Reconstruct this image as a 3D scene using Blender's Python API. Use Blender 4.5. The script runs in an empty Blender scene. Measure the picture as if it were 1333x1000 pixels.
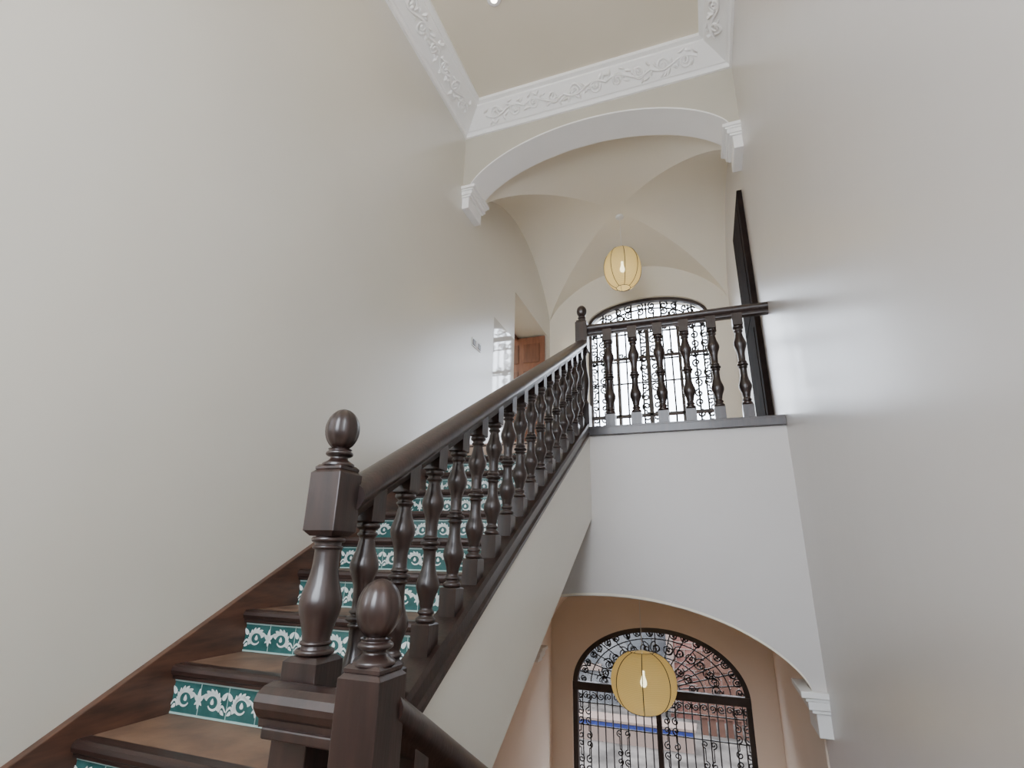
import bpy, math, random
from mathutils import Vector, Matrix
random.seed(4)
scene = bpy.context.scene

# ------------------------------------------------------------------ materials
def mat(name, col, rough=0.5, col2=None, nscale=6.0, bump=0.0, bscale=40.0, metallic=0.0, coat=0.0,
        stretch=(1,1,1), crough=0.1, bdist=0.01, spec=0.5, cior=1.5):
    m = bpy.data.materials.new(name); m.use_nodes = True
    nt = m.node_tree; b = nt.nodes['Principled BSDF']
    b.inputs['Base Color'].default_value = (*col, 1)
    b.inputs['Roughness'].default_value = rough
    b.inputs['Metallic'].default_value = metallic
    b.inputs['Coat Weight'].default_value = coat
    b.inputs['Coat Roughness'].default_value = crough
    b.inputs['Coat IOR'].default_value = cior
    b.inputs['Specular IOR Level'].default_value = spec
    tc = nt.nodes.new('ShaderNodeTexCoord')
    mp = nt.nodes.new('ShaderNodeMapping'); mp.inputs['Scale'].default_value = stretch
    nt.links.new(tc.outputs['Object'], mp.inputs['Vector'])
    if col2 is not None:
        n = nt.nodes.new('ShaderNodeTexNoise'); n.inputs['Scale'].default_value = nscale
        n.inputs['Detail'].default_value = 5
        r = nt.nodes.new('ShaderNodeValToRGB')
        r.color_ramp.elements[0].position = 0.35; r.color_ramp.elements[1].position = 0.68
        r.color_ramp.elements[0].color = (*col, 1); r.color_ramp.elements[1].color = (*col2, 1)
        nt.links.new(mp.outputs['Vector'], n.inputs['Vector'])
        nt.links.new(n.outputs['Fac'], r.inputs['Fac'])
        nt.links.new(r.outputs['Color'], b.inputs['Base Color'])
    if bump > 0:
        n2 = nt.nodes.new('ShaderNodeTexNoise'); n2.inputs['Scale'].default_value = bscale
        n2.inputs['Detail'].default_value = 3
        bp = nt.nodes.new('ShaderNodeBump'); bp.inputs['Strength'].default_value = bump
        bp.inputs['Distance'].default_value = bdist
        nt.links.new(mp.outputs['Vector'], n2.inputs['Vector'])
        nt.links.new(n2.outputs['Fac'], bp.inputs['Height'])
        nt.links.new(bp.outputs['Normal'], b.inputs['Normal'])
        if coat>0: nt.links.new(bp.outputs['Normal'], b.inputs['Coat Normal'])
    return m

M_WALL = mat('wall_satin_cream', (0.60,0.565,0.485), 0.5, (0.635,0.60,0.52), 0.7, 0.25, 2.0, bdist=0.02, coat=1.0, crough=.28, cior=1.85, spec=.2)
M_WALLP = mat('wall_polished_cream', (0.60,0.565,0.485), 0.5, (0.635,0.60,0.52), 0.7, coat=1.0, crough=.06, cior=1.85, spec=.2)
M_WALLR = mat('wall_satin_greige', (0.59,0.55,0.51), 0.5, (0.62,0.58,0.54), 0.7, 0.25, 2.0, bdist=0.02, coat=1.0, crough=.31, cior=1.85, spec=.2)
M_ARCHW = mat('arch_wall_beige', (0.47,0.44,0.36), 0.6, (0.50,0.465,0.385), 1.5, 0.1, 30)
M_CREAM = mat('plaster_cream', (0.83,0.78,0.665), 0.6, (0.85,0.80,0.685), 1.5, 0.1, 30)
M_CEIL = mat('ceiling_beige', (0.71,0.64,0.51), 0.6, (0.74,0.67,0.54), 1.2)
M_WHITE = mat('plaster_white', (0.85,0.84,0.82), 0.55, (0.88,0.87,0.85), 3.0, 0.1, 60)
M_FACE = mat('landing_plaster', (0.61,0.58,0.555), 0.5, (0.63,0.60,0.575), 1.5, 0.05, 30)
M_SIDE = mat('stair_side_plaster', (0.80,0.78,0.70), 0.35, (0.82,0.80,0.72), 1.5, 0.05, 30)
M_PEACH = mat('plaster_peach', (0.80,0.67,0.555), 0.6, (0.82,0.69,0.575), 1.5, 0.05, 30)
M_WOOD = mat('dark_varnished_wood', (0.012,0.006,0.005), 0.34, (0.030,0.014,0.011), 5, 0.15, 20, coat=0.35, stretch=(6,6,1), crough=0.16, bdist=0.003)
M_NOSE = mat('nosing_wood', (0.018,0.010,0.008), 0.38, (0.036,0.018,0.014), 6, 0.2, 20, stretch=(1,8,8), bdist=0.003)
M_BROWN = mat('brown_wood', (0.05,0.024,0.016), 0.4, (0.115,0.052,0.032), 5, 0.1, 20, stretch=(6,1,6), bdist=0.003)
M_DOORW = mat('door_wood', (0.16,0.06,0.032), 0.35, (0.22,0.085,0.045), 5, stretch=(6,6,1))
M_DOORP = mat('door_wood_panel', (0.11,0.04,0.02), 0.35, (0.16,0.06,0.032), 5, stretch=(6,6,1))
M_BLACKW = mat('black_door_wood', (0.014,0.010,0.009), 0.9, (0.024,0.016,0.013), 6, spec=0.05)
M_TREAD = mat('tread_tile', (0.11,0.062,0.04), 0.5, (0.21,0.122,0.075), 7, 0.1, 20)
M_GREEN = mat('green_tile', (0.022,0.080,0.075), 0.15, (0.040,0.12,0.112), 14)
M_MOTIF = mat('tile_white_glaze', (0.56,0.61,0.58), 0.2, (0.70,0.74,0.71), 30)
M_BORDER = mat('tile_border_glaze', (0.33,0.46,0.43), 0.2)
M_IRON = mat('wrought_iron', (0.025,0.022,0.022), 0.45)
M_FRAME = mat('window_frame_wood', (0.035,0.026,0.022), 0.4, (0.055,0.04,0.035), 6)
M_PLASTIC = mat('switch_plastic', (0.75,0.75,0.73), 0.3)
M_SWITCHD = mat('switch_dark', (0.08,0.07,0.07), 0.3)
M_TERR = mat('floor_terracotta', (0.32,0.23,0.17), 0.35, (0.40,0.29,0.22), 3)
M_RED = mat('brick_facade', (0.060,0.025,0.020), 0.9, (0.11,0.052,0.042), 5, spec=.1)
M_MORTAR = mat('facade_mortar', (0.10,0.072,0.06), 0.9, spec=.1)
M_GREY = mat('grey_facade', (0.035,0.035,0.038), 0.9, (0.085,0.082,0.08), 2, spec=.1)
M_COBBLE = mat('courtyard_stone', (0.030,0.026,0.023), 0.9, (0.080,0.069,0.062), 2.2, spec=.1)
M_BLUE = mat('blue_tile', (0.006,0.010,0.06), 0.6, (0.012,0.02,0.095), 8, spec=.2)
M_GATE = mat('gate_wood', (0.035,0.016,0.011), 0.8, (0.055,0.028,0.02), 4, spec=.1)
M_DARKG = mat('dark_glass', (0.012,0.013,0.015), 0.3)

def emis(name, col, s):
    m = bpy.data.materials.new(name); m.use_nodes = True
    nt = m.node_tree; nt.nodes.clear()
    e = nt.nodes.new('ShaderNodeEmission'); e.inputs[0].default_value = (*col,1); e.inputs[1].default_value = s
    o = nt.nodes.new('ShaderNodeOutputMaterial'); nt.links.new(e.outputs[0], o.inputs[0])
    return m
M_BULB = emis('bulb_glow', (1,0.93,0.6), 18)
M_SPOT = emis('spot_glow', (1,0.93,0.8), 14)

def fabric(name, col):
    m = bpy.data.materials.new(name); m.use_nodes = True
    nt = m.node_tree; nt.nodes.clear()
    d = nt.nodes.new('ShaderNodeBsdfDiffuse'); t = nt.nodes.new('ShaderNodeBsdfTranslucent')
    tr = nt.nodes.new('ShaderNodeBsdfTransparent')
    w = nt.nodes.new('ShaderNodeTexWave'); w.inputs['Scale'].default_value = 30; w.bands_direction='Z'
    w.inputs['Distortion'].default_value = 1.5
    tc = nt.nodes.new('ShaderNodeTexCoord'); nt.links.new(tc.outputs['Object'], w.inputs['Vector'])
    r = nt.nodes.new('ShaderNodeValToRGB')
    r.color_ramp.elements[0].color = (*[c*0.75 for c in col],1); r.color_ramp.elements[1].color = (*col,1)
    nt.links.new(w.outputs['Fac'], r.inputs['Fac'])
    nt.links.new(r.outputs[0], d.inputs[0]); nt.links.new(r.outputs[0], t.inputs[0])
    m1 = nt.nodes.new('ShaderNodeMixShader'); m1.inputs[0].default_value = 0.4
    nt.links.new(d.outputs[0], m1.inputs[1]); nt.links.new(t.outputs[0], m1.inputs[2])
    m2 = nt.nodes.new('ShaderNodeMixShader'); m2.inputs[0].default_value = 0.15
    nt.links.new(m1.outputs[0], m2.inputs[1]); nt.links.new(tr.outputs[0], m2.inputs[2])
    o = nt.nodes.new('ShaderNodeOutputMaterial'); nt.links.new(m2.outputs[0], o.inputs[0])
    return m
M_FAB = fabric('lantern_fabric', (0.82,0.68,0.35))

# ------------------------------------------------------------------ mesh builder
class MB:
    def __init__(s): s.v=[]; s.f=[]; s.m=[]; s.s=[]
    def add(s, vs, fs, mi=0, smooth=False):
        o=len(s.v); s.v += [tuple(p) for p in vs]
        for f in fs: s.f.append([o+i for i in f]); s.m.append(mi); s.s.append(smooth)
    def box(s, x0,x1,y0,y1,z0,z1, mi=0):
        vs=[(x0,y0,z0),(x1,y0,z0),(x1,y1,z0),(x0,y1,z0),(x0,y0,z1),(x1,y0,z1),(x1,y1,z1),(x0,y1,z1)]
        s.add(vs,[(0,3,2,1),(4,5,6,7),(0,1,5,4),(1,2,6,5),(2,3,7,6),(3,0,4,7)],mi)
    def cbox(s,cx,cy,h,z0,z1,mi=0,ch=0.0):
        if ch<=0: return s.box(cx-h,cx+h,cy-h,cy+h,z0,z1,mi)
        rings=[(h-ch,z0),(h,z0+ch),(h,z1-ch),(h-ch,z1)]
        vs=[];fs=[]
        for r,z in rings: vs += [(cx-r,cy-r,z),(cx+r,cy-r,z),(cx+r,cy+r,z),(cx-r,cy+r,z)]
        for i in range(3):
            for j in range(4):
                a=i*4+j;b=i*4+(j+1)%4; fs.append((a,b,b+4,a+4))
        fs.append((3,2,1,0)); fs.append((12,13,14,15))
        s.add(vs,fs,mi)
    def lathe(s, prof, cx,cy, seg=24, mi=0, lobes=0, amp=0.0):
        vs=[];fs=[]
        for r,z in prof:
            for j in range(seg):
                a=2*math.pi*j/seg; q=r*(1-amp+amp*abs(math.cos(a*lobes/2))) if lobes else r
                vs.append((cx+q*math.cos(a),cy+q*math.sin(a),z))
        n=len(prof)
        for i in range(n-1):
            for j in range(seg):
                a=i*seg+j;b=i*seg+(j+1)%seg; fs.append((a,b,b+seg,a+seg))
        s.add(vs,fs,mi,True)
    def sweep(s, prof, p0, p1, mi=0, smooth=False):
        p0=Vector(p0);p1=Vector(p1); d=(p1-p0).normalized()
        lat=d.cross(Vector((0,0,1))).normalized(); up=Vector((0,0,1))
        n=len(prof); vs=[p+lat*u+up*w for p in (p0,p1) for u,w in prof]
        fs=[(i,(i+1)%n,n+(i+1)%n,n+i) for i in range(n)]
        s.add(vs,fs,mi,smooth); s.add(vs[:n],[tuple(range(n))[::-1]],mi); s.add(vs[n:],[tuple(range(n))],mi)
    def prism_x(s, poly, x0,x1, mi=0):   # poly in (y,z)
        n=len(poly); vs=[(x,y,z) for x in (x0,x1) for y,z in poly]
        s.add(vs,[(i,(i+1)%n,n+(i+1)%n,n+i) for i in range(n)]+[tuple(range(n))[::-1],tuple(range(n,2*n))],mi)
    def archtop(s, ax0,ax1,fn,ztop,y0,y1,mi=0,N=56):
        vs=[]
        for i in range(N+1):
            t=-math.cos(math.pi*i/N); x=(ax0+ax1)/2+t*(ax1-ax0)/2; z=fn(t)
            vs += [(x,y0,z),(x,y0,ztop),(x,y1,z),(x,y1,ztop)]
        fs=[];fb=[]
        for i in range(N):
            a=4*i;b=a+4
            fs += [(a,b,b+1,a+1),(a+2,a+3,b+3,b+2),(a+1,b+1,b+3,a+3)]
            fb.append((a,a+2,b+2,b))
        s.add(vs,fs,mi); s.add(vs,fb,mi,True)
    def archband(s, cx,a,zs,rise,w,y0,y1,zbot,mi=0,N=48,ell=1.0):
        out=[(cx-a,zbot)];inn=[(cx-a+w,zbot)]
        for i in range(N+1):
            t=math.pi-math.pi*i/N
            out.append((cx+a*math.cos(t),zs+rise*math.sin(t)))
            inn.append((cx+(a-w)*math.cos(t),zs+(rise-w)*math.sin(t)))
        out.append((cx+a,zbot)); inn.append((cx+a-w,zbot))
        n=len(out); vs=[]
        for k in range(n):
            vs += [(out[k][0],y0,out[k][1]),(inn[k][0],y0,inn[k][1]),(out[k][0],y1,out[k][1]),(inn[k][0],y1,inn[k][1])]
        fs=[]
        for k in range(n-1):
            a_=4*k;b=a_+4
            fs += [(a_,b,b+1,a_+1),(a_+2,a_+3,b+3,b+2),(a_,a_+2,b+2,b),(a_+1,b+1,b+3,a_+3)]
        s.add(vs,fs,mi)
    def build(s,name,mats,parent=None,bevel=0.0):
        me=bpy.data.meshes.new(name); me.from_pydata(s.v,[],s.f)
        for m in mats: me.materials.append(m)
        for p,mi,sm in zip(me.polygons,s.m,s.s): p.material_index=mi; p.use_smooth=sm
        me.validate(); me.update()
        ob=bpy.data.objects.new(name,me); scene.collection.objects.link(ob)
        if parent: ob.parent=parent
        if bevel>0:
            bm=ob.modifiers.new('bevel','BEVEL'); bm.width=bevel; bm.segments=2; bm.limit_method='ANGLE'; bm.angle_limit=math.radians(50)
        return ob
def empty(name):
    e=bpy.data.objects.new(name,None); scene.collection.objects.link(e); return e
def curveobj(name, splines, rad, m, parent=None, res=2):
    cu=bpy.data.curves.new(name,'CURVE'); cu.dimensions='3D'; cu.bevel_depth=rad; cu.bevel_resolution=res
    for pts in splines:
        sp=cu.splines.new('POLY'); sp.points.add(len(pts)-1)
        for i,p in enumerate(pts): sp.points[i].co=(*p,1)
    cu.materials.append(m)
    ob=bpy.data.objects.new(name,cu); scene.collection.objects.link(ob)
    if parent: ob.parent=parent
    return ob

# ------------------------------------------------------------------ dimensions (camera at origin)
XL,XR=-2.08,0.597
YA,YB=4.0,4.33           # arch wall
YF=7.30                  # far wall
YK=-1.3                  # back wall
ZC=4.32; ZP=4.50         # cornice foot / ceiling panel
ZL=0.967                 # upper landing
ZG=-3.43                 # ground floor
ZH=-1.133                # half landing
T=0.3

# ------------------------------------------------------------------ walls
b=MB()   # left wall with door opening
DY0,DY1,DZ=5.66,7.14,3.30
YP=4.97
b.box(XL-0.5,XL,YK,YP,ZG,ZP+.1)
b.box(XL-0.5,XL,YP,DY0,ZG,ZL); b.box(XL-0.5,XL,YP,DY0,ZL,2.62,2); b.box(XL-0.5,XL,YP,DY0,2.62,ZP+.1)
b.box(XL-0.5,XL,DY1,YF+T,ZL,ZP+.1)
b.box(XL-0.5,XL,DY0,DY1,DZ,ZP+.1); b.box(XL-0.5,XL,DY0,DY1,-.4,ZL-.1)
b.box(XL-0.5,XL,DY0,YF+T,ZG,-.4,1); b.box(XL-.5,XL,DY1,YF+T,-.4,ZL)
b.build('wall_left',[M_WALL,M_PEACH,M_WALLP])
b=MB(); b.box(XR,XR+T,YK,YF+T,ZG,ZP+.1); b.build('wall_right',[M_WALLR])
# lower hall peach lining of the side walls (paint on plaster skin)
b=MB(); b.box(XL,XL+.012,YB,YF,ZG,.02); b.box(XR-.012,XR,YB,YF,ZG,.02); b.build('wall_lower_hall',[M_PEACH])
# unseen back wall; its big window is added to let in front light
b=MB(); 
b.box(XL,XR,YK-T,YK,ZG,0.2); b.box(XL,XR,YK-T,YK,3.2,ZP+.1); b.box(XL,-1.75,YK-T,YK,.2,3.2); b.box(.27,XR,YK-T,YK,.2,3.2)
b.build('wall_back',[M_WALL])
b=MB()
b.box(-1.75,-1.68,YK-.2,YK-.12,.2,3.2); b.box(.2,.27,YK-.2,YK-.12,.2,3.2); b.box(-.78,-.70,YK-.2,YK-.12,.2,3.2)
b.box(-1.75,.27,YK-.2,YK-.12,.2,.27); b.box(-1.75,.27,YK-.2,YK-.12,3.13,3.2); b.box(-1.75,.27,YK-.2,YK-.12,2.3,2.36)
b.build('added_back_window',[M_FRAME])  # frame of the added window, never in view

def arc(zs,rise):
    return lambda t: zs+rise*(0.5*math.sqrt(max(0,1-t*t))+0.5*(math.sqrt(max(0,1.45-t*t))-math.sqrt(.45))/(math.sqrt(1.45)-math.sqrt(.45)))
AX0,AX1=-2.0,0.515
# upper arch wall
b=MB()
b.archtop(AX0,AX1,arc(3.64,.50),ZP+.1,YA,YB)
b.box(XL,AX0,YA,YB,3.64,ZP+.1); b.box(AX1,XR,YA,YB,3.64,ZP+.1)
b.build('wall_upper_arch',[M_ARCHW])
# white soffit lining + archivolt edge
def soffit(name,zs,m):
    f=arc(zs,.50); b=MB(); vs=[];N=56
    for i in range(N+1):
        t=-math.cos(math.pi*i/N); x=(AX0+AX1)/2+t*(AX1-AX0)/2; z=f(t)
        vs += [(x,YA-.004,z-.006),(x,YB+.004,z-.006),(x,YA-.004,z+.01),(x,YB+.004,z+.01)]
    fs=[(4*i,4*i+4,4*i+5,4*i+1) for i in range(N)]
    b.add(vs,fs,0,True)
    b.add(vs,[(4*i,4*i+2,4*i+6,4*i+4) for i in range(N)],0)
    b.add(vs,[(4*i+1,4*i+5,4*i+7,4*i+3) for i in range(N)],0)
    return b.build(name,[m])
soffit('trim_1',3.64,M_WHITE)
# lower arch wall
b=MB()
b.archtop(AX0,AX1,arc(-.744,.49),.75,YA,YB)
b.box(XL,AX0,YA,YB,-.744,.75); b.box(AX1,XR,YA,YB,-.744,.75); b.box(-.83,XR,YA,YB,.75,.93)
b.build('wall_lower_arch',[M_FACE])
soffit('trim_2',-.744,M_CREAM)

# imposts (moulded corbels under arch feet)
def impost(name,side,ztop,m,y0=YA-.04,y1=YB+.04,h=.25,sc=1.0):
    b=MB()
    tiers=[(0,.035,.150),(.035,.055,.128),(.055,.10,.115),(.10,.12,.098),(.12,h,.075)]
    for a,c,p in tiers:
        p*=sc; g=(.150*sc-p)*.6
        if side<0: b.box(XL-.01,XL+p,y0+g,y1-g,ztop-c,ztop-a)
        else: b.box(XR-p,XR+.01,y0+g,y1-g,ztop-c,ztop-a)
    return b.build(name,[m],bevel=.005)
impost('trim_3',-1,3.65,M_WHITE); impost('trim_4',1,3.65,M_WHITE)
impost('trim_5',-1,-.74,M_WHITE); impost('trim_6',1,-.74,M_WHITE)
impost('trim_7',-1,-1.02,M_WHITE,y0=6.5,y1=6.75,h=.16,sc=.8)

# far walls with window openings
def ell(zs,rise): return lambda t: zs+rise*math.sqrt(max(0,1-t*t))
UCX,UA,UZS,UR=-.585,.885,3.45,.36
LCX,LA,LZS,LR=-.75,1.05,-1.53,.72
b=MB()
b.box(XL,UCX-UA,YF,YF+T,.5,ZP+.1); b.box(UCX+UA,XR,YF,YF+T,.5,ZP+.1)
b.box(UCX-UA,UCX+UA,YF,YF+T,.5,ZL+.02); b.archtop(UCX-UA,UCX+UA,ell(UZS,UR),ZP+.1,YF,YF+T)
b.build('wall_far_upper',[M_CREAM])
b=MB()
b.box(XL,LCX-LA,YF,YF+T,ZG,.5); b.box(LCX+LA,XR,YF,YF+T,ZG,.5)
b.archtop(LCX-LA,LCX+LA,ell(LZS,LR),.5,YF,YF+T)
b.build('wall_far_lower',[M_PEACH])

# groin vaults
def vault(name,zs,rise,m):
    cx,cy=(XL+XR)/2,(YB+YF)/2; hx,hy=(XR-XL)/2,(YF-YB)/2
    e=lambda t: zs+rise*(.55*math.sqrt(max(0,1-t*t))+.45*(1-t*t))
    b=MB();N=48
    T_=[-math.cos(math.pi*i/N) for i in range(N+1)]
    for sgn in (-1,1):
        vs=[]
        for t in T_: vs += [(cx+sgn*hx,cy+t*hy,e(t)),(cx+sgn*abs(t)*hx,cy+t*hy,e(t))]
        b.add(vs,[(2*i,2*i+2,2*i+3,2*i+1) for i in range(N)],0,True)
        vs=[]
        for t in T_: vs += [(cx+t*hx,cy+sgn*hy,e(t)),(cx+t*hx,cy+sgn*abs(t)*hy,e(t))]
        b.add(vs,[(2*i,2*i+2,2*i+3,2*i+1) for i in range(N)],0,True)
    return b.build(name,[m])
vault('ceiling_upper_vault',3.56,.80,M_CREAM)
vault('ceiling_lower_vault',-.86,.80,M_PEACH)

# ceiling and cornice
b=MB(); b.box(XL,XR,YK,YA,ZP+.02,ZP+.12); b.build('ceiling',[M_CEIL])
I=.262
b=MB()
prof=[(0,ZC-.03),(.022,ZC-.03),(.022,ZC),(.035,ZC+.012),(.05,ZC+.012),(.225,ZC+.135),(.225,ZC+.155),(I,ZC+.165),(I,ZP+.03),(0,ZP+.03)]
vs=[]; n=len(prof)
for d,z in prof: vs += [(XL+d,YK+d,z),(XL+d,YA-d,z),(XR-d,YA-d,z),(XR-d,YK+d,z)]
fs=[]
for i in range(n-1):
    for j in range(4):
        a=4*i+j;c=4*i+(j+1)%4; fs.append((a,c,c+4,a+4))
b.add(vs,fs,0)
b.build('trim_8',[M_WHITE])
# floral relief on the cornice
def relief():
    spl=[];b=MB()
    runs=[(Vector((XL+.05,YK+.4,0)),Vector((0,1,0)),Vector((1,0,0)),YA-YK-.65),
          (Vector((XL+.25,YA-.05,0)),Vector((1,0,0)),Vector((0,-1,0)),XR-XL-.5),
          (Vector((XR-.05,YK+.4,0)),Vector((0,1,0)),Vector((-1,0,0)),YA-YK-.65)]
    for o,d,inn,L in runs:
        def P(s,t,off=.006):   # s along, t across 0..1
            base=o+d*s+inn*(t*.175); z=ZC+.012+t*.123
            nrm=(inn*.123-Vector((0,0,1))*.175).normalized()
            return base+Vector((0,0,z))+nrm*off
        per=.42; k=int(L/per); off0=(L-k*per)/2
        for i in range(k):
            s0=off0+i*per; sg=1 if i%2 else -1
            spl.append([P(s0+per*j/24,.5+.16*sg*math.sin(math.pi*j/12)) for j in range(25)])
            for q,(cs,ct,di) in enumerate([(s0+per*.27,.5-.02*sg,1),(s0+per*.75,.5+.02*sg,-1)]):
                pts=[]
                for j in range(30):
                    a=j/29*math.pi*3.2; r=.055*(1-j/34)
                    pts.append(P(cs+r*math.cos(a*di),ct+(r/.2)*math.sin(a*di)*1.1))
                spl.append(pts)
            for q in range(14):
                ls=s0+per*(q+.5)/14; lt=.5+.16*sg*math.sin(2*math.pi*(q+.5)/14)+random.choice([-1,1])*random.uniform(.12,.26)
                lt=min(.86,max(.14,lt)); ang=random.uniform(0,6.28); ln=random.uniform(.024,.040); wd=ln*.42
                cen=P(ls,lt,.026)
                ring=[]
                for j in range(10):
                    a=2*math.pi*j/10; u=ln*math.cos(a); v=wd*math.sin(a)
                    du=u*math.cos(ang)-v*math.sin(ang); dv=u*math.sin(ang)+v*math.cos(ang)
                    ring.append(P(ls+du,lt+dv/.214,.001))
                b.add(ring+[cen],[(j,(j+1)%10,10) for j in range(10)],0,False)
    return spl,b
spl,rb=relief()
cornice=empty('cornice_ornament')
curveobj('scroll_relief',spl,.010,M_WHITE,cornice)
rb.build('leaf_relief',[M_WHITE],cornice)

# floors
b=MB(); b.box(XL,XR,YA+.225,YF,ZL-.1,ZL-.0); b.build('floor_upper_landing',[M_TERR])
b=MB(); b.box(XL,XR,YK,.445,ZH-.15,ZH); b.box(-.66,XR,.445,.95,ZH-.15,ZH); b.build('floor_half_landing',[M_TERR])
b=MB(); b.box(XL,XR,YK,YF+T,ZG-.1,ZG); b.build('floor',[M_TERR])

# ------------------------------------------------------------------ staircase
stair=empty('staircase')
N_=lambda y: -.608+(y-1.39)*.5556
S_=lambda y: .93+(y-4)*.545
XO=-.815
b=MB()
for k in range(-2,10):
    y=1.39+.315*k; z=-.608+.175*k
    yn=y+.315 if k<9 else y+.12
    b.box(XL+.03,-.90,y+.055,yn+.035,z-.035,z-.002,1)         # tread tile
    pr=[(y+.058,z-.042),(y+.012,z-.042),(y+.002,z-.034),(y-.002,z-.021),(y+.002,z-.008),(y+.012,z),(y+.058,z)]
    b.prism_x(pr,XL+.03,-.90,0)
    b.box(XL+.03,-.90,y+.012,y+.03,z-.052,z-.042,0)
    b.box(XL+.03,-.90,y+.030,y+.05,z-.175,z-.04,2)
    b.box(XL+.03,-.90,y+.027,y+.035,z-.175,z-.168,3); b.box(XL+.03,-.90,y+.027,y+.035,z-.062,z-.056,3)
    for j in range(1,8):
        xx=XL+.03+j*.143
        b.box(xx,xx+.0025,y+.0285,y+.035,z-.175,z-.05,3)
b.build('steps',[M_NOSE,M_TREAD,M_GREEN,M_BORDER],stair)
# tile motif
def motif():
    b=MB()
    def leaf(cx,cz,ln,wd,ang):
        pts=[]
        for j in range(12):
            a=2*math.pi*j/12; u=ln*.5*math.cos(a); v=wd*.5*math.sin(a)*(1-.5*math.cos(a))
            pts.append((cx+(u+ln*.4)*math.cos(ang)-v*math.sin(ang),0,cz+(u+ln*.4)*math.sin(ang)+v*math.cos(ang)))
        b.add(pts,[tuple(range(12))],0)
    def ribbon(pts,w0,w1):
        vs=[];n=len(pts)
        for i,(x,z) in enumerate(pts):
            x2,z2=pts[min(i+1,n-1)]; x1,z1=pts[max(i-1,0)]
            dx,dz=x2-x1,z2-z1; L=math.hypot(dx,dz)+1e-9; w=(w0+(w1-w0)*i/(n-1))/2
            vs += [(x-dz/L*w,0,z+dx/L*w),(x+dz/L*w,0,z-dx/L*w)]
        b.add(vs,[(2*i,2*i+1,2*i+3,2*i+2) for i in range(n-1)],0)
    per=.286
    for p in range(4):
        c=.143+p*per
        if c>1.13: break
        leaf(c,.055,.045,.018,math.pi/2)
        leaf(c-.004,.055,.034,.015,math.pi*.78); leaf(c+.004,.055,.034,.015,math.pi*.22)
        leaf(c,.052,.03,.014,-math.pi/2)
        leaf(c-.003,.05,.022,.010,-math.pi*.8); leaf(c+.003,.05,.022,.010,-math.pi*.2)
        for sg in (-1,1):
            pts=[]
            for j in range(26):
                a=2.9-j/25*math.pi*1.75; r=.034*(1-j/60)
                pts.append((c+sg*(.072+r*1.15*math.cos(a)),.052+r*math.sin(a)))
            ribbon(pts,.017,.005)
            for j in range(8):
                x,z=pts[2+j*2]; aa=2.9-(2+j*2)/25*math.pi*1.75
                an=aa+.7; 
                if sg<0: an=math.pi-an
                leaf(x,z,.026-.001*j,.015,an)
            leaf(c+sg*.070,.048,.022,.016,math.pi/2)
            ribbon([(c+sg*(.105+.036*j/8),.028+.018*math.sin(j/8*math.pi)) for j in range(9)],.012,.005)
            leaf(c+sg*.122,.070,.034,.018,math.pi/2-sg*.7); leaf(c+sg*.118,.030,.024,.013,-sg*.6 if sg>0 else math.pi+.6)
    return b
mb=motif()
mo=mb.build('tile_motif_1',[M_MOTIF],stair)
for k in range(-2,10):
    y=1.39+.315*k; z=-.608+.175*k
    o=mo if k==-2 else bpy.data.objects.new('tile_motif_%d'%(k+3),mo.data)
    if k!=-2: scene.collection.objects.link(o); o.parent=stair
    o.location=(XL+.03,y+.0265,z-.172)
# wall string board
b=MB()
b.prism_x([(.4,N_(.4)-.25),(4.35,N_(4.35)-.25),(4.35,N_(4.35)+.06),(4.2,N_(4.2)+.07),(.4,N_(.4)+.07)],XL,XL+.032,0)
b.build('wall_string',[M_BROWN],stair,bevel=.003)
# plaster side & soffit
F_=lambda y: .29+(y-4)*.53
b=MB()
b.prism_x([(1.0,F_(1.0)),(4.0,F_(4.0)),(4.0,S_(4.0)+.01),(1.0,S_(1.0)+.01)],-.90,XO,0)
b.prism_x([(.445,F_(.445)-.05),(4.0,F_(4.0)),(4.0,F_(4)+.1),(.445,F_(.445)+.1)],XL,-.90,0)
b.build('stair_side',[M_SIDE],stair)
# outer string (dark)
b=MB()
b.sweep([(-.048,0),(.052,0),(.060,.012),(.060,.03),(.050,.04),(.050,.085),(.058,.095),(.050,.112),(-.048,.112)],(-.862,1.08,S_(1.08)),(-.862,4.0,S_(4.0)))
b.build('outer_string',[M_WOOD],stair)

# lower flight
lower=empty('staircase_lower_flight')
b=MB(); XQ=XR-.014
for k in range(1,13):
    y=.95+.315*(k-1); z=ZH-.1767*k
    b.box(-.575,XQ,y,y+.35,z-.04,z,1); b.box(-.575,XQ,y-.02,y+.05,z+.137,z+.1767,0)
    b.box(-.575,XQ,y+.01,y+.03,z-.0,z+.137,2)
b.build('lower_steps',[M_NOSE,M_TREAD,M_GREEN],lower)
LR_=lambda y: -.285-(y-.98)*.5556
b=MB()
b.prism_x([(1.0,LR_(1.0)-.95),(4.6,LR_(4.6)-.95),(4.6,LR_(4.6)-.72),(1.0,LR_(1.0)-.72)],-.665,-.575,0)
b.build('lower_outer_string',[M_WOOD],lower,bevel=.004)

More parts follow.
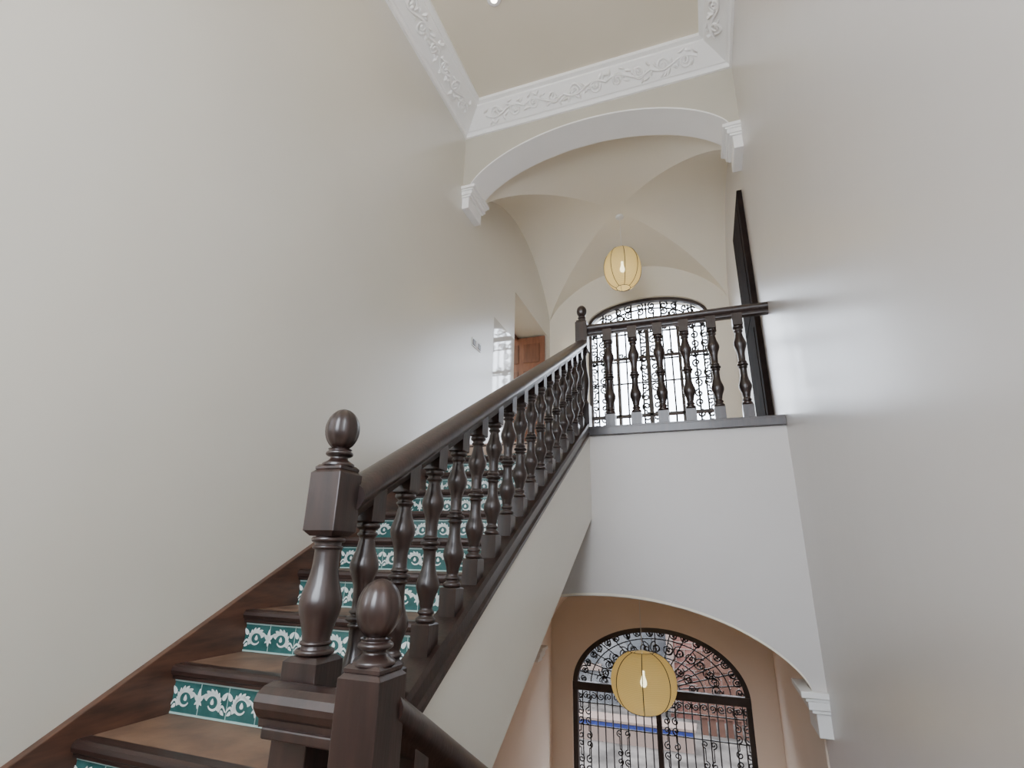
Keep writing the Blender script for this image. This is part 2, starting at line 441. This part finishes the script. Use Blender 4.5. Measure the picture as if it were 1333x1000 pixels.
# ------------------------------------------------------------------ balustrades
RAIL=[(-.028,-.050),(.028,-.050),(.030,-.030),(.040,-.022),(.052,-.004),(.054,.010),(.046,.026),(.028,.038),(0,.043),(-.028,.038),(-.046,.026),(-.054,.010),(-.052,-.004),(-.040,-.022),(-.030,-.030)]
def ring(z,r,h=.010): return [(r*.86,z-h/2),(r,z-h/4),(r,z+h/4),(r*.86,z+h/2)]
def baluster_mesh(name,H):
    b=MB(); h=.030
    b.cbox(0,0,h,-.03,.080,0,.004); b.cbox(0,0,h*.95,H-.065,H+.03,0,.004)
    z0,z1=.078,H-.063; zm=(z0+z1)/2
    p=[(.014,z0)]+ring(z0+.010,.030,.016)+[(.020,z0+.022)]+ring(z0+.032,.025)
    p+=[(.018,z0+.045)]
    def vase(a,c,up):
        out=[]
        for i in range(13):
            t=i/12; u=t if up else 1-t
            r=.0195+.0165*math.exp(-((u-.38)/.22)**2)
            out.append((r,a+(c-a)*t))
        return out
    p+=vase(z0+.05,zm-.026,True)
    p+=ring(zm-.016,.025,.009)+[(.020,zm-.008)]+ring(zm,.031,.013)+[(.020,zm+.008)]+ring(zm+.016,.025,.009)
    p+=vase(zm+.026,z1-.05,False)
    p+=[(.018,z1-.045)]+ring(z1-.032,.025)+[(.020,z1-.022)]+ring(z1-.010,.030,.016)+[(.014,z1)]
    b.lathe(p,0,0,20)
    me=b.build(name,[M_WOOD]); data=me.data; bpy.data.objects.remove(me); return data
BM=baluster_mesh('baluster',.62)
balu=empty('stair_balustrade')
R_=lambda y: 1.73+(y-4)*.555
b=MB(); b.sweep(RAIL,(-.86,1.12,R_(1.12)),(-.86,4.0,R_(4.0)),0,True); b.build('handrail',[M_WOOD],balu)
for i in range(16):
    y=1.225+.1765*i
    if y>3.93: break
    zb=S_(y)+.108; zt=R_(y)-.045
    o=bpy.data.objects.new('baluster_%d'%(i+1),BM); scene.collection.objects.link(o); o.parent=balu
    o.location=(-.86,y,zb); o.scale=(1.05,1.05,(zt-zb)/.62)

lb=empty('landing_balustrade')
b=MB()
b.sweep(RAIL,(-.83,4.05,1.875),(XR,4.05,1.875),0,True)
b.box(-.84,XR,YA-.035,YA+.13,.925,.985,0); b.box(-.84,XR,YA-.02,YA+.12,.985,1.0,0)
b.build('landing_rail',[M_WOOD],lb,bevel=.003)
for i,x in enumerate([-.645,-.44,-.235,-.03,.175,.37]):
    o=bpy.data.objects.new('landing_baluster_%d'%(i+1),BM); scene.collection.objects.link(o); o.parent=lb
    o.location=(x,4.05,1.0); o.scale=(1.3,1.3,.83/.62)

ll=empty('lower_balustrade')
b=MB(); b.sweep(RAIL,(-.616,.97,LR_(.97)),(-.616,4.6,LR_(4.6)),0,True); b.build('lower_handrail',[M_WOOD],ll)
for i in range(19):
    y=1.1+.18*i; zt=LR_(y)-.045; zb=LR_(y)-.72
    o=bpy.data.objects.new('lower_baluster_%d'%(i+1),BM); scene.collection.objects.link(o); o.parent=ll
    o.location=(-.616,y,zb); o.scale=(1.05,1.05,(zt-zb)/.62)

# newels
def finial(zb,s=1.0):
    p=[(.040*s,zb),(.040*s,zb+.006*s),(.030*s,zb+.012*s),(.022*s,zb+.018*s),(.022*s,zb+.024*s)]
    p+=ring(zb+.032*s,.034*s,.012*s)+[(.026*s,zb+.040*s)]+[(.030*s,zb+.044*s)]
    z0=zb+.046*s; q=[(.024*s,z0-.004*s)]
    for i in range(0,17):
        t=i/16; a=-math.pi*.36+t*(math.pi*.86)
        q.append((max(.0005,.0435*s*math.cos(a)),z0+.105*s*((math.sin(a)+.904)/1.904)))
    return p,q
def newel(name,x,y,ztop,boxh,zblock,zend,s=1.0,h=.045):
    e=empty(name); b=MB()
    zb=ztop-.151*s
    p,q=finial(zb,s)
    b.lathe(p,x,y,28); b.lathe(q,x,y,60,0,10,.055)
    b.cbox(x,y,h*.86,zb-.016,zb+.002,0,.006)
    b.cbox(x,y,h,zb-.016-boxh,zb-.008,0,.012)
    zt=zb-.016-boxh
    if zblock is not None:
        L=zt-zblock
        p=[(.030,zt+.004)]+ring(zt-.008,.040,.014)+[(.031,zt-.018)]+ring(zt-.026,.036,.010)+[(.029,zt-.036)]
        for i in range(17):
            t=i/16; r=.029+.0195*math.exp(-((t-.60)/.27)**2)
            p.append((r,zt-.04-(L-.075)*t))
        p+=ring(zblock+.026,.036,.010)+[(.031,zblock+.018)]+ring(zblock+.008,.044,.014)+[(.03,zblock-.004)]
        b.lathe(p,x,y,28)
        b.cbox(x,y,h*1.04,zend,zblock,0,.010)
    b.build('newel_shaft',[M_WOOD],e,bevel=.002)
    return e
newel('newel_post',-.872,1.085,.361,.155,-.222,-1.0)
newel('newel_post',-.616,.941,-.046,.30,-.85,ZH,h=.046)
newel('newel_post',-.857,4.02,2.10,.27,1.20,.93,h=.05)
# short guard rail between the two near newels
e=empty('guard_rail'); b=MB()
b.sweep([(u*.9,w*.86) for u,w in RAIL],(-.905,1.005,-.300),(-.655,1.005,-.300),0,False)
b.box(-.89,-.66,.972,1.030,-.36,-.338,0)
b.build('short_handrail',[M_WOOD],e,bevel=.004)

# ------------------------------------------------------------------ doors / switch
d=empty('door_1'); b=MB()
b.box(XL-.78,XL-.02,DY1-.07,DY1-.03,ZL,DZ-.02,0)
for (a,c) in ((ZL+.12,ZL+.9),(ZL+1.05,ZL+1.75),(ZL+1.88,DZ-.14)):
    for x0,x1 in ((XL-.70,XL-.44),(XL-.36,XL-.10)):
        b.box(x0,x1,DY1-.082,DY1-.07,a,c,1)
b.build('leaf',[M_DOORW,M_DOORP],d,bevel=.004)
b=MB(); b.box(XL-.5,XL-.46,DY0,DY0+.06,ZL,DZ); b.box(XL-.5,XL-.46,DY0,DY1,DZ-.05,DZ); b.build('frame',[M_DOORW],d)
b=MB(); b.box(XL-2.2,XL-2.1,4.5,8.5,ZL-.1,3.8); b.box(XL-2.2,XL-.5,4.4,4.5,ZL-.1,3.8); b.box(XL-2.2,XL-.5,8.5,8.6,ZL-.1,3.8); b.box(XL-2.2,XL-.5,4.4,8.6,3.8,3.9); b.box(XL-2.2,XL-.5,4.4,8.6,ZL-.1,ZL)
b.build('wall_side_room',[M_CREAM])
l=bpy.data.lights.new('side_room_fill','POINT'); l.energy=30; l.color=(1,.97,.94); l.shadow_soft_size=.15  # added fill to brighten the open door leaf, no lamp fitting here
o=bpy.data.objects.new('side_room_fill',l); scene.collection.objects.link(o); o.location=(XL-1.4,5.6,3.2)
d=empty('door_2'); b=MB()
b.box(XR-.045,XR,4.50,5.36,ZL,3.33,0)
for (a,c) in ((ZL+.15,ZL+1.0),(ZL+1.15,3.2)): b.box(XR-.05,XR-.045,4.62,5.24,a,c,0)
b.build('dark_door_leaf',[M_BLACKW],d,bevel=.003)
b=MB()
b.box(XL,XL+.008,4.40,4.62,2.035,2.125,0)
for i in range(3): b.box(XL+.008,XL+.014,4.412+.068*i,4.412+.068*i+.058,2.05,2.11,1 if i!=1 else 0)
b.build('light_switch',[M_PLASTIC,M_SWITCHD],bevel=.002)

# ------------------------------------------------------------------ windows and grilles
def spiral(cx,cz,r,turns,a0,dr,y,n=22):
    return [(cx+r*(1-.85*i/n)*math.cos(a0+dr*2*math.pi*turns*i/n),y,cz+r*(1-.85*i/n)*math.sin(a0+dr*2*math.pi*turns*i/n)) for i in range(n+1)]
def scrollS(cx,cz,w,h,y,fl=1):
    r=w*.5
    a=spiral(cx,cz+h/2-r,r,1.3,-math.pi/2,fl,y)
    c=spiral(cx,cz-h/2+r,r,1.3,math.pi/2,fl,y)
    return [a[::-1]+c]
# upper window
w=empty('window_1'); b=MB(); y0,y1=YF+.04,YF+.11
b.archband(UCX,UA,UZS,UR,.05,y0,y1,ZL)
b.box(UCX-UA,UCX+UA,y0,y1,UZS-.03,UZS+.03)
for x in (-.585,): b.box(x-.03,x+.03,y0,y1,ZL,UZS)
for x in (-1.03,-.14): b.box(x-.022,x+.022,y0,y1,ZL,UZS)
b.box(UCX-UA,UCX+UA,y0,y1,ZL,ZL+.08)
b.box(UCX-UA,UCX+UA,y0,y1,1.95,1.99)
b.box(UCX-UA,UCX+UA,y0+.01,y1,2.85,2.88)
b.build('window_frame',[M_FRAME],w,bevel=.004)
spl=[];yg=YF+.17
for i in range(1,16):
    x=UCX-UA+i*2*UA/16
    u=(x-UCX)/UA; spl.append([(x,yg,ZL),(x,yg,UZS+UR*math.sqrt(1-u*u)*(.45 if i%2 else .98))])
for z in (1.15,2.0,2.5,2.85,3.3): spl.append([(UCX-UA,yg,z),(UCX+UA,yg,z)])
def col(xc,wd,z0,z1,hh,yy):
    z=z0;i=0
    while z+hh<=z1+.01:
        for f in (-1,1): spl.extend(scrollS(xc+f*wd*.26,z+hh/2,wd*.44,hh*.96,yy,f*(1 if i%2 else -1)))
        z+=hh;i+=1
col(-1.34,.26,1.0,3.4,.30,yg); col(-.585,.30,1.0,3.4,.30,yg); col(.15,.28,1.0,3.4,.30,yg)
for i in range(10):
    x=UCX-UA+(i+.5)*2*UA/10; spl.extend([spiral(x,3.36,.055,1.3,0,1,yg),spiral(x+.04,2.95,.05,1.3,0,-1,yg)])
for ring_r,nn in ((.55,8),(.82,12)):
    for i in range(nn):
        a=math.pi*(i+.7)/(nn+.4); x=UCX+UA*ring_r*math.cos(a); z=UZS+UR*ring_r*math.sin(a)
        spl.append(spiral(x,z,.06,1.3,a,1 if i%2 else -1,yg))
spl.append([(UCX+UA*.68*math.cos(math.pi*i/30),yg,UZS+UR*.68*math.sin(math.pi*i/30)) for i in range(31)])
curveobj('iron_grille',spl,.013,M_IRON,w,1)
# lower window
w=empty('window_2'); b=MB()
b.archband(LCX,LA,LZS,LR,.06,y0,y1,ZG+.02)
b.box(LCX-LA,LCX+LA,y0-.01,y1,LZS-.06,LZS+.035)
b.box(LCX-.03,LCX+.03,y0,y1,ZG+.02,LZS)
b.box(LCX-LA,LCX+LA,y0,y1,ZG,ZG+.3)
b.build('window_frame',[M_FRAME],w,bevel=.004)
spl=[]
nb=22
for i in range(1,nb):
    x=LCX-LA+i*2*LA/nb; spl.append([(x,yg,ZG),(x,yg,LZS)])
for z in (-1.75,-2.0,-2.55,-3.0): spl.append([(LCX-LA,yg,z),(LCX+LA,yg,z)])
col(LCX-.93,.2,-3.2,-1.6,.26,yg); col(LCX+.93,.2,-3.2,-1.6,.26,yg); col(LCX+.13,.2,-3.2,-1.6,.26,yg)
col(LCX-.45,.18,-3.2,-2.0,.3,yg); col(LCX+.55,.18,-3.2,-2.0,.3,yg)
for i in range(nb): spl.append(spiral(LCX-LA+(i+.5)*2*LA/nb,-1.67,.042,1.4,i,1 if i%2 else -1,yg,16))
for i in range(1,16):
    a=math.pi*i/16
    spl.append([(LCX+LA*.25*math.cos(a),yg,LZS+LR*.25*math.sin(a)),(LCX+LA*math.cos(a),yg,LZS+LR*math.sin(a))])
for rr in (.25,.52,.80): spl.append([(LCX+LA*rr*math.cos(math.pi*i/36),yg,LZS+LR*rr*math.sin(math.pi*i/36)) for i in range(37)])
for rr,nn,sz in ((.40,9,.06),(.66,15,.075),(.90,20,.055)):
    for i in range(nn):
        a=math.pi*(i+.5)/nn; x=LCX+LA*rr*math.cos(a); z=LZS+LR*rr*math.sin(a)
        spl.append(spiral(x,z,sz,1.6,a,1 if i%2 else -1,yg)); spl.append(spiral(x+.3*sz,z-.2*sz,sz*.7,1.3,a+2.5,-1 if i%2 else 1,yg))
curveobj('iron_grille',spl,.008,M_IRON,w,1)

# ------------------------------------------------------------------ lanterns
def lantern(x,y,z,R,H,ztop,strength,seams=8):
    e=empty('pendant_lantern'); e.location=(x,y,z); b=MB()
    cut=.80; p=[]
    for i in range(25):
        a=-cut*math.pi/2+i/24*cut*math.pi
        p.append((R*math.cos(a)**.85,H/2*math.sin(a)/math.sin(cut*math.pi/2)))
    b.lathe(p,0,0,40); b.build('shade',[M_FAB],e)
    sp=[]
    for k in range(seams):
        t=2*math.pi*(k+.35)/seams; sp.append([((r+.002)*math.cos(t),(r+.002)*math.sin(t),zz) for r,zz in p])
    for r,zz in (p[0],p[-1]): sp.append([(r*math.cos(2*math.pi*j/32),r*math.sin(2*math.pi*j/32),zz) for j in range(33)])
    curveobj('wire_ribs',sp,.0042,M_IRON,e,1)
    rt=p[-1][0]
    curveobj('cord_and_spider',[[(0,0,H/2-.1),(0,0,ztop-z)],[(-rt,0,H/2),(0,0,H/2+.02),(rt,0,H/2)]],.003,M_PLASTIC,e,1)
    b=MB(); b.lathe([(.001,ztop-z+.0),(.05,ztop-z),(.055,ztop-z-.015),(.045,ztop-z-.03),(.001,ztop-z-.035)][::-1],0,0,24); b.build('ceiling_rose',[M_PLASTIC],e)
    b=MB(); b.lathe([(.0005,-.05),(.02,-.045),(.032,-.02),(.032,.005),(.02,.035),(.014,.06),(.014,.10),(.0005,.10)],0,0,20); b.build('bulb',[M_BULB],e)
    l=bpy.data.lights.new('lantern_light','POINT'); l.energy=strength; l.color=(1,.82,.5); l.shadow_soft_size=.06
    lo=bpy.data.objects.new('lantern_light',l); scene.collection.objects.link(lo); lo.parent=e; lo.location=(0,0,-.12)
lantern(-.72,5.95,3.56,.235,.56,4.36,2.6)
lantern(-.74,6.0,-1.17,.325,.54,-.06,2.6,7)

# ceiling spotlight
e=empty('ceiling_spotlight'); e.location=(-1.30,2.86,ZP+.02); b=MB()
b.lathe([(.028,-.012),(.05,-.014),(.06,-.008),(.062,.0)],0,0,28); b.build('ring',[M_WHITE],e)
b=MB(); b.lathe([(.0005,-.009),(.030,-.009)],0,0,24); b.build('lens',[M_SPOT],e)
# added warm fill above the half landing, no fixture there; rakes the cornice
l=bpy.data.lights.new('warm_top_fill','AREA'); l.shape='RECTANGLE'; l.size=1.5; l.size_y=1.5; l.energy=18; l.color=(1,.84,.58)
o=bpy.data.objects.new('warm_top_fill',l); scene.collection.objects.link(o); o.location=(-.74,.2,4.1); o.rotation_euler=(math.radians(125),0,0)

# ------------------------------------------------------------------ courtyard
b=MB(); b.box(-14,12,YF+T,30,ZG-.3,ZG-.1); b.build('courtyard_ground',[M_COBBLE])
b=MB()
b.box(-14,-1.2,15,15.4,ZG-.1,1.6,0); b.box(-1.2,12,14.6,15.4,ZG-.1,2.2,1)
for x in (-5.2,-3.6,-2.2): 
    b.box(x,x+.6,14.96,15,-2.6,-.9,2); b.box(x-.1,x+.7,14.9,15,-2.75,-2.6,3)
for r_ in range(34):
    z=ZG+.02+.15*r_
    b.box(-1.2,6,14.585,14.6,z,z+.022,3)
    for c_ in range(18): 
        x=-1.2+.4*c_+(.2 if r_%2 else 0); b.box(x,x+.02,14.587,14.6,z,z+.15,3)
for x in (-1.2,1.4,4.0): b.box(x,x+.16,14.52,14.6,ZG,2.2,3)
b.box(-14,-1.3,14.8,15,-1.0,-.85,3)
b.build('courtyard_building',[M_GREY,M_RED,M_DARKG,M_MORTAR])
b=MB(); b.box(-3.4,-.6,12.2,12.6,ZG-.1,-3.16,1); b.box(-3.4,-.6,12.19,12.2,-3.26,-3.18,0); b.box(-3.45,-.55,12.15,12.65,-3.16,-3.12,1)
b.build('tiled_bench',[M_BLUE,M_MORTAR])
b=MB()
for i in range(9): b.box(-.5+i*.17,-.5+i*.17+.14,13.5,13.56,ZG-.1,-1.9,0)
b.box(-.55,1.1,13.46,13.5,-2.3,-2.2,0); b.box(-.55,1.1,13.46,13.5,-3.2,-3.1,0)
b.build('courtyard_gate',[M_GATE])

# ------------------------------------------------------------------ light
wd=bpy.data.worlds.new('sky'); scene.world=wd; wd.use_nodes=True
bg=wd.node_tree.nodes['Background']
nt=wd.node_tree
tc=nt.nodes.new('ShaderNodeTexCoord'); sx=nt.nodes.new('ShaderNodeSeparateXYZ'); r=nt.nodes.new('ShaderNodeValToRGB')
nt.links.new(tc.outputs['Generated'],sx.inputs[0]); nt.links.new(sx.outputs['Z'],r.inputs['Fac'])
r.color_ramp.elements[0].position=0.15; r.color_ramp.elements[0].color=(.54,.59,.67,1)
r.color_ramp.elements[1].position=.75; r.color_ramp.elements[1].color=(.82,.90,1,1)
nt.links.new(r.outputs[0],bg.inputs['Color']); bg.inputs['Strength'].default_value=19.0
def portal(x,y,z,sx_,sz_,rot):
    l=bpy.data.lights.new('window_portal','AREA'); l.shape='RECTANGLE'; l.size=sx_; l.size_y=sz_; l.cycles.is_portal=True
    o=bpy.data.objects.new('window_portal',l); scene.collection.objects.link(o); o.location=(x,y,z); o.rotation_euler=rot
portal(UCX,YF+.28,2.4,1.8,2.9,(math.radians(-90),0,0))
portal(LCX,YF+.28,-2.1,2.1,2.7,(math.radians(-90),0,0))
# added frontal fill, set in the made-up window behind the viewer
l=bpy.data.lights.new('front_fill','AREA'); l.shape='RECTANGLE'; l.size=1.9; l.size_y=2.8; l.energy=28; l.color=(1,.945,.88)
o=bpy.data.objects.new('front_fill',l); scene.collection.objects.link(o); o.location=(-.74,YK-.1,1.7); o.rotation_euler=(math.radians(90),0,0)

# ------------------------------------------------------------------ camera
cam=bpy.data.cameras.new('camera'); co=bpy.data.objects.new('camera',cam); scene.collection.objects.link(co)
cam.sensor_width=36; cam.lens=671/1333*36; cam.clip_start=.02; cam.clip_end=200
R=Vector((.9398,.3417,.0204)).normalized(); B=Vector((.3296,-.8886,-.3180)).normalized()
U=B.cross(R).normalized(); R=U.cross(B).normalized()
co.matrix_world=Matrix(((R.x,U.x,B.x,0),(R.y,U.y,B.y,0),(R.z,U.z,B.z,0),(0,0,0,1)))
scene.camera=co
